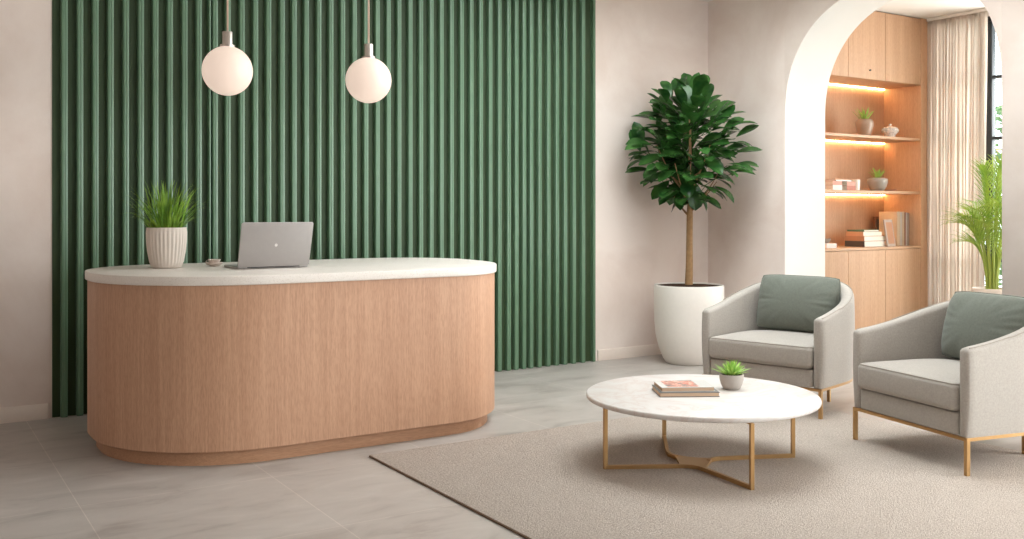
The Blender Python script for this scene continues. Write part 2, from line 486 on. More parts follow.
# ---------------------------------------------------------------- teacup and saucer on the desk
CX_, CY_ = 1.782, 6.46
bm = NB(); lathe(bm, [(.0, 0), (.028, 0), (.03, .003), (.05, .013), (.060, .024), (.058, .026), (.046, .016), (.024, .008), (0, .008)], 40, cap=False)
sa = tag(obj('saucer', bm, MSAUCER, loc=(CX_, CY_, ZD)), 'small blush ceramic saucer under the cup between grass pot and laptop', 'saucer')
cup = thing('teacup', 'small pale ceramic cup standing on its saucer on the desk', 'cup', (CX_, CY_, ZD + .008))
bm = NB(); lathe(bm, [(0, 0), (.020, 0), (.022, .003), (.034, .016), (.041, .038), (.0385, .038), (.031, .017), (0, .006)], 40, cap=False)
obj('bowl', bm, MSAUCER, cup)
bm = NB(); sweep(bm, [(.036 + .022 * math.sin(t), 0, .022 - .012 * math.cos(t)) for t in [PI * i / 10 for i in range(11)]], circ(.003, 8), up=(0, 1, 0))
obj('handle', bm, MSAUCER, cup, rot=(0, 0, 2.4))

# ---------------------------------------------------------------- plants: blades, leaves
def blade(bm, base, dirv, length, width, droop, n=6, fold=.25, mat=0):
    """narrow curved leaf, two quads wide"""
    p = Vector(base); d = Vector(dirv).normalized(); side = d.cross(Vector((0, 0, 1)))
    side = side.normalized() if side.length > .05 else Vector((1, 0, 0))
    prev = None
    for i in range(n + 1):
        t = i / n
        w = width * (1 - t ** 2.2) * (0.75 + .5 * t) + .0004
        up = side.cross(d)
        row = [bm.verts.new(p - side * w + up * w * fold), bm.verts.new(p), bm.verts.new(p + side * w + up * w * fold)]
        if prev:
            for k in (0, 1): bm.faces.new((prev[k], prev[k + 1], row[k + 1], row[k])).material_index = mat
        prev = row
        d = (d + Vector((0, 0, -droop / n)) * (t + .25)).normalized()
        p = p + d * (length / n)
def leaf(bm, base, d, up, L, W, curl, n=7):
    p = Vector(base); d = Vector(d).normalized(); up = Vector(up)
    s = d.cross(up).normalized(); u = s.cross(d).normalized()
    prev = None
    for i in range(n + 1):
        t = i / n
        w = W * (math.sin(PI * min(1, t ** 1.15 * .97 + .02)) ** .72) * (.72 + .42 * t) if t < 1 else .001
        w = max(w, .0025)
        if t < .12: w = .003
        row = []
        for q in (-1, -.5, 0, .5, 1):
            row.append(bm.verts.new(p + s * w * q + u * (abs(q) ** 1.3 * w * .30 - (abs(q) == 1) * w * .05)))
        if prev:
            for k in range(4): bm.faces.new((prev[k], prev[k + 1], row[k + 1], row[k]))
        prev = row
        d = (d - u * curl / n).normalized(); u = s.cross(d).normalized()
        p = p + d * (L / n)

# ribbed pot of grass on the desk
gp = thing('potted_grass', 'bushy green grass in a ribbed cream pot on the reception desk', 'plant', (1.475, 6.45, ZD))
gp.scale = (.95, .95, 1.04)
bm = NB()
fl = lambda a, z: .012 * math.cos(30 * a) * (1 if .02 < z < .235 else 0)
lathe(bm, [(.0, 0), (.088, 0), (.098, .006), (.110, .04), (.122, .10), (.129, .16), (.131, .22), (.129, .245), (.1285, .25), (.1195, .25), (.118, .24), (.116, .20), (0, .20)], 240, cap=False, flute=fl)
obj('pot', bm, MPOTR, gp, angle=50)
bm = NB(); lathe(bm, [(.116, .19), (.115, .222), (.06, .23), (0, .231)], 32, cap=False); obj('soil', bm, MSOIL, gp)
bm = NB()
for i in range(190):
    a = random.uniform(0, 2 * PI); r = .1 * math.sqrt(random.random())
    out = random.uniform(.05, .75) * (r / .1 + .3)
    h = random.uniform(.2, .38) * (1 - .25 * out)
    blade(bm, (r * math.cos(a), r * math.sin(a), .222), (out * math.cos(a + random.uniform(-.5, .5)), out * math.sin(a + random.uniform(-.5, .5)), 1), h, random.uniform(.0036, .0062), random.uniform(.5, 2.4), 7)
obj('grass', bm, MGRASS, gp)

# ---------------------------------------------------------------- pendant lamps
MGLOBE = emit('opal_glass_lit', rgb(255, 230, 212), .62)
MGLOBE.node_tree.nodes['Principled BSDF'].inputs['Base Color'].default_value = rgb(190, 172, 160)
def make_pendant():
    t = thing('pendant_lamp', '', 'lamp', (0, 0, 0), 0, 'globe pendants over the desk')
    R_ = .157
    bm = NB(); lathe(bm, [(.03, R_ * .982)] + [(R_ * math.sin(a), R_ * math.cos(a)) for a in [PI * (.07 + .93 * k / 36) for k in range(36)]] + [(.0005, -R_)], 64)
    obj('globe', bm, MGLOBE, t)['label'] = 'glowing opal glass globe'
    bm = NB(); lathe(bm, [(.046, R_ - .012), (.047, R_ + .006), (.034, R_ + .008), (.033, R_ + .010), (.033, R_ + .088), (.031, R_ + .091), (.006, R_ + .091), (.006, R_ + .105)], 40)
    obj('socket', bm, MNICKEL, t)
    bm = NB(); lathe(bm, [(.0062, R_ + .10), (.0062, 3.62 - 2.345 - .02)], 12); obj('cord', bm, MCORD, t)
    zt = 3.62 - 2.345
    bm = NB(); lathe(bm, [(.008, zt - .035), (.05, zt - .028), (.055, zt - .02), (.055, zt)], 32); obj('ceiling_cup', bm, MNICKEL, t)
    return t
pd = make_pendant(); pd.location = (1.785, 6.17, 2.335)
pd['label'] = 'lit white globe pendant on a copper cord, above the laptop end nearer the grass pot'
pd2 = copy_tree(pd); pd2.location = (2.757, 6.17, 2.345)
pd2['label'] = 'lit white globe pendant, right one of two, above the bare end of the desk'
pd['label'] = 'lit white globe pendant, left one of two, above the laptop and teacup'

# ---------------------------------------------------------------- potted tree
TX, TY = 6.368, 6.868
tree = thing('potted_tree', 'leafy dark green ficus tree in a tall white pot in the corner', 'tree', (TX, TY, 0))
bm = NB()
lathe(bm, [(0, 0), (.205, 0), (.215, .004), (.245, .05), (.285, .15), (.313, .27), (.326, .40), (.330, .55), (.331, .725), (.327, .738), (.318, .742), (.309, .738), (.305, .70), (.302, .64), (0, .64)], 72, cap=False)
obj('pot', bm, MPOTW, tree)
bm = NB(); lathe(bm, [(.3025, .66), (.306, .728), (.2, .734), (.06, .74), (0, .742)], 48, cap=False); obj('soil', bm, MSOIL, tree)
bm = NB()
tr_path = [(0, 0, .70), (.012, .004, .95), (.004, -.006, 1.2), (.014, .0, 1.42), (.022, .006, 1.62), (.015, 0, 1.85), (.02, 0, 2.15), (.015, .01, 2.45)]
sweep(bm, tr_path, circ(.034, 12), up=(0, 1, 0), scales=[1.15, 1, .92, .88, .66, .5, .35, .15])
tips = []; random.seed(23)
for i in range(11):
    a = 2 * PI * i / 11 + random.uniform(-.2, .2); z0 = random.uniform(1.36, 1.75)
    rr = random.uniform(.26, .40); zt = z0 + random.uniform(.25, .6)
    e = (rr * math.cos(a), rr * math.sin(a), zt)
    P = bez((.012, 0, z0), (rr * .45 * math.cos(a), rr * .45 * math.sin(a), z0 + .08), e, 7)
    sweep(bm, P, circ(.012, 7), up=(0, 1, 0), scales=[1 - .75 * k / 7 for k in range(8)])
    tips += P[2:]
obj('trunk', bm, MBARK, tree)
bm = NB()
cz = 2.08; cnt = 0
# screen-right axis and depth axis in plan, so that the crown clears the two walls
gold = PI * (3 - math.sqrt(5))
NL = 300
for i in range(NL):
    zz = 1 - 2 * (i + .5) / NL
    rr = math.sqrt(1 - zz * zz); a = i * gold + random.uniform(-.25, .25)
    k = random.choice([.98, .92, .82, .65, .45])
    o = Vector((rr * math.cos(a), rr * math.sin(a), zz))
    shape = .65 * (1.0 - .20 * max(0, zz) ** 1.5 + .04 * max(0, -zz))
    tip = Vector((o.x * shape * k, o.y * shape * k, cz + o.z * (.69 if zz > 0 else .62) * k))
    L = random.uniform(.20, .29); W = L * random.uniform(.24, .30)
    d = Vector((o.x, o.y, o.z * .55 + .28 + random.uniform(-.25, .2))).normalized()
    d = (d + Vector((random.uniform(-.3, .3), random.uniform(-.3, .3), 0))).normalized()
    b = tip - d * L * .8
    end = tip + d * L * .2
    if TY + max(end.y, b.y) > YB - .10 or TX + end.x > XA - .07: 
        d = Vector((d.x * .5, d.y * .1, .8)).normalized(); b = Vector((b.x, min(b.y, .30), b.z))
        if TY + b.y + d.y * L > YB - .08: continue
    up = Vector((random.uniform(-.35, .35) - .15, random.uniform(-.35, .35) - .35, 1.0))
    leaf(bm, b, d, up, L, W, random.uniform(.1, .8))
    # petiole
    hub = Vector((0.015, 0, max(1.45, min(2.4, b.z - .15))))
    if i % 2 == 0: sweep(bm, bez(hub.lerp(b, .45), hub.lerp(b, .75) + Vector((0, 0, -.02)), b, 3), circ(.0035, 5), up=(0, 1, 0))
obj('foliage', bm, MTREE, tree, angle=60)

# ---------------------------------------------------------------- rug
bm = NB(); RX0, RX1, RY0, RY1, RZ = 2.35, 5.66, .6, 5.24, .014
box(bm, RX0, RX1, RY0, RY1, 0.0005, RZ, .004, 2)
rug = thing('rug', 'large beige woven rug under the coffee table and armchairs', 'rug', ((RX0 + RX1) / 2, (RY0 + RY1) / 2, 0))
bm2 = NB(); box(bm2, RX0 - (RX0 + RX1) / 2, RX1 - (RX0 + RX1) / 2, RY0 - (RY0 + RY1) / 2, RY1 - (RY0 + RY1) / 2, .0005, RZ, .004, 2)
bm.free(); obj('pile', bm2, MRUG, rug)
hx, hy = (RX1 - RX0) / 2, (RY1 - RY0) / 2
bm = NB()
for a, b in (((-hx, -hy), (-hx, hy)), ((-hx, hy), (hx, hy)), ((hx, hy), (hx, -hy)), ((hx, -hy), (-hx, -hy))):
    sweep(bm, [(a[0], a[1], .006), (b[0], b[1], .006)], circ(.006, 8))
obj('binding', bm, MRUGB, rug)['label'] = 'darker brown bound edge'

# ---------------------------------------------------------------- coffee table
TXc, TYc, RT = 3.912, 4.115, .66
ct = thing('coffee_table', 'round white marble coffee table on a brass bar base standing on the rug', 'table', (TXc, TYc, RZ))
bm = NB(); lathe(bm, [(0, .352), (RT - .012, .352), (RT - .003, .356), (RT, .364), (RT, .372), (RT - .003, .379), (RT - .008, .382), (0, .382)], 128, cap=False)
obj('tabletop', bm, MMARBLE, ct)
rel = lambda x, y: (x - TXc, y - TYc)
legs = {'l': rel(3.325, 4.255), 'f': rel(3.712, 3.535), 'r': rel(4.40, 3.87), 'b': rel(4.086, 4.63)}
BW = .02
for k in 'lfrb':
    x, y = legs[k]; an = math.atan2(y, x)
    bm = NB(); sweep(bm, [(x, y, .0), (x, y, .34)], sqr(BW), up=(math.cos(an), math.sin(an), 0)); obj('leg', bm, MBRASS, ct)
P1 = rel(3.765, 4.025); P2 = rel(3.80, 4.27); P3 = rel(3.945, 4.07)
bm = NB()
def flat(p, z=.0105): return (p[0], p[1], z)
sweep(bm, [flat(legs['l'])] + bez(flat((P1[0] - .10, P1[1] + .035)), flat(P1), flat((P1[0] - .01, P1[1] - .1)), 6) + [flat(legs['f'])], sqr(BW, .021))
sweep(bm, [flat(legs['b'])] + bez(flat((P2[0] + .045, P2[1] + .06)), flat(P2), flat((P2[0] + .0, P2[1] - .07)), 6), sqr(BW, .021))
sweep(bm, [flat(legs['r'])] + bez(flat((P3[0] + .08, P3[1] - .03)), flat((P3[0] - .0, P3[1] + .01)), flat((P3[0] - .055, P3[1] - .035)), 6), sqr(BW, .021))
pl = [(P2[0] - .008, P2[1] + .0), (P2[0] + .012, P2[1] + .004)] + [(x, y) for x, y, z in bez(flat((P2[0] + .03, P2[1] - .06)), flat((P2[0] + .06, P2[1] - .15)), flat((P3[0] - .02, P3[1] + .012)), 8)] + [(P3[0] + .01, P3[1] - .005), (P3[0] - .05, P3[1] - .05), (P1[0] + .01, P1[1] - .085), (P1[0] - .01, P1[1] - .01), (P1[0] - .07, P1[1] + .03), (P2[0] - .015, P2[1] - .08)]
rings(bm, [[(x, y, .003) for x, y in pl], [(x, y, .017) for x, y in pl]])
obj('base_bars', bm, MBRASS, ct)
bm = NB()
for a, b in (('l', 'r'), ('f', 'b')):
    sweep(bm, [(*legs[a], .3425), (*legs[b], .3425)], sqr(BW, .019))
obj('top_bars', bm, MBRASS, ct)
ZT = RZ + .382

# books and succulent on the coffee table
def book(name, label, w, d, h, cmat, loc, rz, group=None, cat='book', spine='-y', pic=None, cover=.0025, pmat=None):
    """closed book lying flat: cover wraps one long side"""
    t = thing(name, label, cat, loc, rz, group)
    bm = NB()
    box(bm, -w / 2, w / 2, -d / 2, d / 2, 0, cover, .0006, 1); box(bm, -w / 2, w / 2, -d / 2, d / 2, h - cover, h, .0006, 1)
    if spine == '-y': box(bm, -w / 2, w / 2, -d / 2, -d / 2 + cover, cover * .5, h - cover * .5, .0006, 1)
    elif spine == '+y': box(bm, -w / 2, w / 2, d / 2 - cover, d / 2, cover * .5, h - cover * .5, .0006, 1)
    elif spine == '-x': box(bm, -w / 2, -w / 2 + cover, -d / 2, d / 2, cover * .5, h - cover * .5, .0006, 1)
    c = obj('cover', bm, cmat, t)
    bm = NB(); i = .004; box(bm, -w / 2 + i, w / 2 - i, -d / 2 + i, d / 2 - i, cover * .9, h - cover * .9, .0004, 1)
    obj('pages', bm, pmat or MPAPER, t)
    if pic:
        bm = NB(); box(bm, *pic, h - .0002, h + .0006); obj('cover_picture', bm, MPHOTO, t, smooth=False)['label'] = 'orange and grey cover photograph'
    return t
def at(px, py, z):
    zc = 969.0 * (1.45 - z) / (py - 210.0); xc = (px - 512) / 969.0 * zc
    return xc * .8434 + zc * .5373, -xc * .5373 + zc * .8434
MBK_GREY = plain('cover_grey', rgb(118, 116, 114), .5)
MBK_PALE = plain('cover_pale', rgb(206, 203, 198), .4)
bx, by = at(685, 393, ZT)
RB = math.radians(-30)
book('book', 'grey hardcover book lying under the magazine on the coffee table', .34, .25, .027, MBK_GREY, (bx, by, ZT), RB, spine='none', pmat=MPAGE2, cover=.004)
book('magazine', 'thick magazine with orange photo cover lying on the grey book', .305, .22, .024, MBK_PALE, (bx - .0, by + .012, ZT + .027), RB + .03, cat='magazine', spine='none', pic=(-.115, .07, -.095, .104), pmat=MPAGE2)

def succulent(t, zb, r, n, L, W, mat=MSUCC, e0=.15):
    bm = NB()
    for i in range(n):
        k = i / n; a = i * PI * (3 - math.sqrt(5)); el = e0 + (1.4 - e0) * k
        d = Vector((math.cos(a) * math.cos(el), math.sin(a) * math.cos(el), math.sin(el) + .12))
        blade(bm, (r * (1 - k) * math.cos(a), r * (1 - k) * math.sin(a), zb), d, L * random.uniform(.8, 1.1) * (1.05 - .15 * k), W, random.uniform(-.1, .5), 6, .5)
    return obj('leaves', bm, mat, t)
sx, sy = at(734, 389.5, ZT)
su = thing('potted_succulent', 'small bright green succulent in a round grey pot on the coffee table', 'plant', (sx, sy + .02, ZT))
bm = NB(); lathe(bm, [(0, 0), (.04, 0), (.048, .004), (.062, .03), (.070, .06), (.071, .085), (.070, .089), (.064, .089), (.062, .075), (0, .072)], 40, cap=False); obj('pot', bm, MCONC, su)
bm = NB(); lathe(bm, [(.063, .07), (.062, .081), (0, .084)], 24, cap=False); obj('soil', bm, MSOIL, su)
succulent(su, .082, .030, 46, .098, .0105, e0=.25)

# ---------------------------------------------------------------- armchairs
WA, DA = .46, .84        # half width, depth ; front at y=0, back at +y
TH = .068
def u_path(inset, n=60):
    """outline of the tub from the front right corner round the back to the front left; local coordinates"""
    w = WA - inset; d = DA - inset
    rx, ry = w, .50 - inset * .5
    P = []
    ys = d - ry
    for k in range(12): P.append((w, ys * k / 12))
    for k in range(37):
        a = PI * k / 36
        e = 2.6
        ca, sa = math.cos(a), math.sin(a)
        P.append((rx * math.copysign(abs(ca) ** (2 / e), ca), ys + ry * abs(sa) ** (2 / e)))
    for k in range(12): P.append((-w, ys * (1 - (k + 1) / 12)))
    return P
def arm_h(y):
    t = min(1, max(0, y / (DA - .06)))
    s = t * t * (3 - 2 * t)
    return .703 + .21 * (.35 * t + .65 * t ** 2.0)
Z0 = .218
def make_chair(front_z):
    t = thing('armchair', '', 'armchair', (0, 0, 0), 0, 'grey tub armchairs')
    cen = u_path(TH / 2)
    bm = NB(); L = []
    def section(p, s, th, z0, z1, adv, d):
        r = min(th * .42, .036); out = []
        x, y = p
        pts2 = []
        n = 5
        # outer side (+), rounded top, inner side (-); the outside bellies out a little
        h = z1 - z0
        for q in range(7):
            f = q / 6; pts2.append((th / 2 - .012 * (1 - f) ** 2 + .006 * math.sin(PI * f), z0 + (h - r) * f))
        for k in range(1, n + 1):
            a = PI / 2 * k / n; pts2.append((th / 2 - r + r * math.cos(a), z1 - r + r * math.sin(a)))
        for k in range(n):
            a = PI / 2 + PI / 2 * k / n; pts2.append((-th / 2 + r + r * math.cos(a), z1 - r + r * math.sin(a)))
        for q in range(7):
            f = 1 - q / 6; pts2.append((-th / 2, z0 + (h - r) * f))
        return [Vector((x + s[0] * u + d[0] * adv, y + s[1] * u + d[1] * adv, z)) for u, z in pts2]
    N = len(cen)
    fr = []
    for i in range(N):
        a = cen[max(0, i - 1)]; b = cen[min(N - 1, i + 1)]
        d = Vector((b[0] - a[0], b[1] - a[1])).normalized(); fr.append((d, Vector((d.y, -d.x))))
    rc = .024
    for k in range(5):
        an = PI / 2 * k / 5; ins = rc * (1 - math.sin(an)); adv = rc * (1 - math.cos(an))
        d, s = fr[0]; L.append(section(cen[0], s, TH - 2 * ins, Z0 + ins * .3, arm_h(cen[0][1]) - ins, adv, d))
    for i in range(1, N - 1):
        d, s = fr[i]
        if cen[i][1] < rc * 1.2: continue
        th = TH + .05 * max(0, (cen[i][1] - .3) / DA)
        L.append(section(cen[i], s, th, Z0, arm_h(cen[i][1]), 0, d))
    for k in range(4, -1, -1):
        an = PI / 2 * k / 5; ins = rc * (1 - math.sin(an)); adv = -rc * (1 - math.cos(an))
        d, s = fr[-1]; L.append(section(cen[-1], s, TH - 2 * ins, Z0 + ins * .3, arm_h(cen[-1][1]) - ins, adv, d))
    rings(bm, L)
    sh = obj('tub_shell', bm, MGREY, t, angle=60)
    # welt seam along the outer top edge
    bm = NB(); P = []
    for i in range(1, N - 1):
        d, s = fr[i]; p = Vector(cen[i]) + s * (TH * .30 + (.012 if cen[i][1] > .3 else 0)); P.append((p.x, p.y, arm_h(cen[i][1]) - .0035))
    sweep(bm, P, circ(.003, 6)); obj('welt', bm, MPIPE, sh)
    # seat platform and cushion
    wi = WA - TH - .002
    def plan(w, y0, d, r):
        def f(off):
            rr = max(.004, r + off); o = []
            for sx, a0 in ((-1, 180), (1, 270)):
                for k in range(7):
                    a = math.radians(a0 + 90 * k / 6); o.append((sx * (w + off - .03) + .03 * math.cos(a), y0 - off + .03 + .03 * math.sin(a)))
            R2 = .30
            for sx, a0 in ((1, 0), (-1, 90)):
                for k in range(9):
                    a = math.radians(a0 + 90 * k / 8); o.append((sx * (w + off - R2) + R2 * math.cos(a), y0 + d + off - R2 + R2 * math.sin(a)))
            return o
        return f
    bm = NB(); stack(bm, plan(wi, -.004, DA - TH - .03, .02), fillet_prof(Z0 + .004, .344, .008, 3)); obj('seat_base', bm, MGREY, t)
    cf = plan(wi, -.026, DA - TH - .045, .02)
    bm = NB(); pr = fillet_prof(.348, .508, .034, 6)
    lp = [[(x, y, z) for x, y in cf(o)] for o, z in pr]
    for k_, z in ((.9, .516), (.7, .524), (.4, .528), (.1, .53)): lp.append([(x * k_, .38 + (y - .38) * k_, z) for x, y, q in lp[len(pr) - 1]])
    rings(bm, lp); sc_ = obj('seat_cushion', bm, MGREY, t, angle=60)
    bm = NB()
    for z in (.364, .499):
        o = [(x, y, z) for x, y in cf(-.0085)]; sweep(bm, o + [o[0]], circ(.003, 6))
    obj('piping', bm, MPIPE, sc_)
    # brass frame following the tub and four legs
    bm = NB()
    fp = u_path(.018)
    sweep(bm, [(x, y + .012, Z0 - .009) for x, y in fp], sqr(.02, .018)); sweep(bm, [(-WA + .012, .012, Z0 - .009), (WA - .012, .012, Z0 - .009)], sqr(.02, .018))
    sweep(bm, [(-.30, .70, Z0 - .009), (.30, .70, Z0 - .009)], sqr(.02, .018))
    obj('base_frame', bm, MBRASS, t)
    for (x, y, zf) in ((WA - .018, .014, front_z[0]), (-WA + .018, .014, front_z[1]), (.20, .70, 0), (-.20, .70, 0)):
        bm = NB(); sweep(bm, [(x, y, zf), (x, y, Z0 - .001)], sqr(.022), up=(1, 0, 0)); obj('leg', bm, MBRASS, t)
    return t
th1 = math.radians(-79)
c1 = make_chair((RZ, 0.0)); th1 = math.radians(-75)
c1.scale = (1.04, 1, 1); c1.location = (5.235, 4.918, 0); c1.rotation_euler.z = th1
c1['label'] = 'grey tub armchair with brass legs in front of the arch, beside the potted tree'
c2 = make_chair((RZ, RZ)); th2 = math.radians(-102)
c2.location = (4.965, 3.53, 0); c2.rotation_euler.z = th2
c2['label'] = 'grey tub armchair nearest the viewer, cut off by the right picture edge'

def pillow(label, loc, rz, w=.65, h=.425, th=.225, lean=15, roll=0):
    bm = NB(); n = 36; rows = {}
    rnd = random.Random(int(w * 1000) + int(loc[0] * 100))
    ph = [rnd.uniform(0, 6.28) for _ in range(8)]
    for side in (1, -1):
        for i in range(n + 1):
            for j in range(n + 1):
                u = 2 * i / n - 1; v = 2 * j / n - 1
                edge = (i in (0, n)) or (j in (0, n))
                if side == -1 and edge: rows[(side, i, j)] = rows[(1, i, j)]; continue
                # sides pulled in between the corners
                x = u * w / 2 * (1 - .05 * abs(v) ** 5); y = v * h / 2 * (1 - .06 * abs(u) ** 5)
                f = max(0, (1 - abs(u) ** 2.4)) ** .5 * max(0, (1 - abs(v) ** 2.4)) ** .5
                wr = 0
                ed = max(abs(u), abs(v))
                for q in range(4):
                    ang = math.atan2(v, u); wr += math.sin((9 + 6 * q) * ang + ph[q]) * .0030 * ed ** 2 * (1 - ed ** 6)
                wr += .008 * math.exp(-((u * .8 + .15 + .35 * (1 - v)) * 6) ** 2) * (-1) * max(0, v + .3)
                z = side * (f * th / 2 + (wr if f > .02 else 0) * min(1, f * 2))
                rows[(side, i, j)] = bm.verts.new((x, z, y))
    for side in (1, -1):
        for i in range(n):
            for j in range(n):
                q = [rows[(side, i, j)], rows[(side, i + 1, j)], rows[(side, i + 1, j + 1)], rows[(side, i, j + 1)]]
                try: bm.faces.new(q if side == -1 else q[::-1])
                except ValueError: pass
    t = tag(obj('throw_pillow', bm, MPILLOW, angle=80), label, 'cushion', 'sage green throw pillows')
    t.rotation_mode = 'XYZ'
    M = Matrix.Translation(loc) @ Matrix.Rotation(rz, 4, 'Z') @ Matrix.Rotation(math.radians(-lean), 4, 'X') @ Matrix.Rotation(roll, 4, 'Y')
    t.matrix_world = M
    bmw = NB(); P = []
    for k in range(4):
        for q in range(20):
            s_ = -1 + 2 * q / 20
            u, v = ((s_, -1), (1, s_), (-s_, 1), (-1, -s_))[k]
            P.append((u * w / 2 * (1 - .05 * abs(v) ** 5), 0, v * h / 2 * (1 - .06 * abs(u) ** 5)))
    sweep(bmw, P + [P[0]], circ(.004, 6), up=(0, 1, 0))
    obj('seam', bmw, MPILLOW, t)
    return t
def chair_pt(loc, th, x, y, z):
    return (loc[0] + x * math.cos(th) - y * math.sin(th), loc[1] + x * math.sin(th) + y * math.cos(th), z)
pillow('sage green velvet pillow on the armchair in front of the arch', chair_pt(c1.location, th1, .0, .605, .738), th1)
pillow('sage green velvet pillow on the armchair at the right picture edge', chair_pt(c2.location, th2,   .02, .605, .735), th2 - .03)

# ---------------------------------------------------------------- fitted oak bookcase in the alcove
XB0, XB1 = 7.74, 9.94
DOORS = [XB0, 7.91, 8.53, 9.151, 9.777]
bc = thing('bookcase', 'fitted oak wall of cupboards with lit open shelves seen through the arch', 'bookcase', (XB0, YCAB, 0))
ox, oy = XB0, YCAB
def lb(bm, x0, x1, y0, y1, z0, z1, bev=.002): return box(bm, x0 - ox, x1 - ox, y0 - oy, y1 - oy, z0, z1, bev, 1)
obj('plinth', lb(NB(), XB0, XB1, YCAB + .05, YCAB + .07, 0, .08), MCABH, bc)
bm = NB()
lb(bm, 9.78, XB1, YCAB, YB - .002, 0, ZC - .003)              # end panel
lb(bm, XB0, 9.78, YN, YN + .02, 1.0, 2.90)                   # back of the open shelves
lb(bm, XB0, 9.78, YCAB + .022, YN, 2.862, 2.885)               # underside of upper cupboards
lb(bm, XB0, 9.78, YCAB + .03, YB - .01, 2.885, ZC - .01)
lb(bm, XB0, 9.78, YCAB + .03, YB - .01, .08, 1.010)
obj('carcass', bm, MCAB, bc)
obj('counter', lb(NB(), XB0, 9.78, YCAB - .002, YN, 1.018, 1.046), MCABH, bc)
for z in (2.26, 1.66): obj('shelf', lb(NB(), XB0, 9.78, YCAB + .012, YN, z - .03, z), MCABH, bc)
for a, b in zip(DOORS, DOORS[1:]):
    dr = obj('door', lb(NB(), a + .002, b - .002, YCAB, YCAB + .022, 2.864, ZC - .012), MCAB, bc)
    if abs(a - 8.53) < .01:
        k = NB(); sweep(k, [(b - .27 - ox, 0, 2.96), (b - .27 - ox, -.014, 2.96)], circ(.009, 12)); obj('knob', k, MBLACK, dr)
    obj('door', lb(NB(), a + .002, b - .002, YCAB, YCAB + .022, .082, 1.014), MCAB, bc)
MLED = emit('warm_led', rgb(255, 208, 150), 34)
for z in (2.862, 2.23, 1.63):
    bm = NB(); lb(bm, XB0 + .02, 9.765, YN - .022, YN - .006, z - .010, z - .0005, .001); obj('light_strip', bm, MLED, bc)['label'] = 'warm glowing strip light'

# ---- things on the shelves
def shelf_pt(px, Y):
    r = (px - 512) / 969.0; zc = Y / (.8434 - .5373 * r); return zc * (.5373 + .8434 * r)
YS = 6.92
MVASE1 = plain('taupe_glaze', rgb(164, 138, 118), .3, 0, .5)
MVASE2 = plain('grey_glaze', rgb(158, 148, 138), .3, 0, .5)
MLIGHTC = plain('pale_porcelain', rgb(226, 218, 210), .25, 0, .6)
MPAT = Mat('patterned_porcelain', rgb(226, 218, 210), .25)
MPAT.base(MPAT.ramp(MPAT.noise(MPAT.coords(), 34, 2), [(.46, rgb(232, 225, 218)), (.52, rgb(168, 160, 156)), (.58, rgb(232, 225, 218))])); MPAT = MPAT.m
# upper shelf
t = thing('potted_aloe', 'small spiky plant in a taupe urn pot on the upper shelf', 'plant', (shelf_pt(864.5, YS), YS, 2.26))
bm = NB(); lathe(bm, [(0, 0), (.055, 0), (.062, .004), (.078, .05), (.096, .12), (.098, .15), (.086, .178), (.07, .19), (.064, .188), (.066, .165), (0, .16)], 36, cap=False); obj('pot', bm, MVASE1, t)
succulent(t, .165, .03, 20, .165, .011, e0=.75)
t = thing('lidded_jar', 'squat pale porcelain jar with knobbed lid on the upper shelf', 'jar', (shelf_pt(890, YS), YS, 2.26))
bm = NB(); lathe(bm, [(0, 0), (.062, 0), (.066, .006), (.056, .02), (.06, .035), (.088, .065), (.094, .085), (.086, .10), (.076, .104)], 36); obj('body', bm, MPAT, t)
bm = NB(); lathe(bm, [(.084, .104), (.084, .110), (.06, .124), (.02, .132), (.012, .138), (.018, .148), (.014, .158), (.001, .161)], 36); obj('lid', bm, MPAT, t)
for sgn in (-1, 1):
    bm = NB(); sweep(bm, [(sgn * (.088 + .026 * math.sin(a)), 0, .085 + .02 * math.cos(a)) for a in [PI * k / 8 for k in range(9)]], circ(.006, 6), up=(0, 1, 0)); obj('handle', bm, MPAT, t)
# middle shelf
t = thing('potted_agave', 'small spiky plant in a round grey bowl on the middle shelf', 'plant', (shelf_pt(877.5, YS), YS, 1.66))
bm = NB(); lathe(bm, [(0, 0), (.06, 0), (.066, .005), (.093, .045), (.108, .095), (.110, .125), (.104, .138), (.074, .148), (.05, .15), (.046, .145), (.046, .13), (0, .13)], 40, cap=False); obj('pot', bm, MVASE2, t)
succulent(t, .135, .024, 16, .135, .012, e0=.75)
t = thing('incense_dish', 'low curved clay dish beside the grey bowl on the middle shelf', 'dish', (shelf_pt(891, YS - .02), YS - .02, 1.66))
bm = NB(); lathe(bm, [(0, 0), (.035, 0), (.05, .006), (.07, .018), (.068, .02), (.045, .01), (0, .006)], 30, cap=False); obj('bowl', bm, plain('clay', rgb(205, 150, 120), .6), t)
t = thing('candle_tumbler', 'pale cylindrical tumbler beside the books on the middle shelf', 'cup', (shelf_pt(856, YS), YS, 1.66))
bm = NB(); lathe(bm, [(0, 0), (.036, 0), (.040, .004), (.043, .12), (.040, .122), (.037, .02), (0, .015)], 32, cap=False); obj('body', bm, MLIGHTC, t)
bm = NB(); lathe(bm, [(.0378, .014), (.0392, .10), (.0, .1)], 24, cap=False); obj('wax', bm, MPAPER, t)
def cov(n, r, g, b): return plain('cover_' + n, rgb(r, g, b), .55)
CB = {'pink': cov('pink', 196, 138, 118), 'white': cov('white', 216, 210, 206), 'terra': cov('terracotta', 176, 104, 80), 'tan': cov('tan', 182, 132, 100), 'char': cov('charcoal', 84, 74, 68), 'green': cov('green', 84, 120, 92), 'cream': cov('cream', 222, 200, 172), 'brown': cov('brown', 128, 88, 64), 'stone': cov('stone', 176, 158, 146), 'peach': cov('peach', 206, 156, 122)}
xa = shelf_pt(830, YS); xb = shelf_pt(843, YS)
G = 'books lying on the middle shelf'
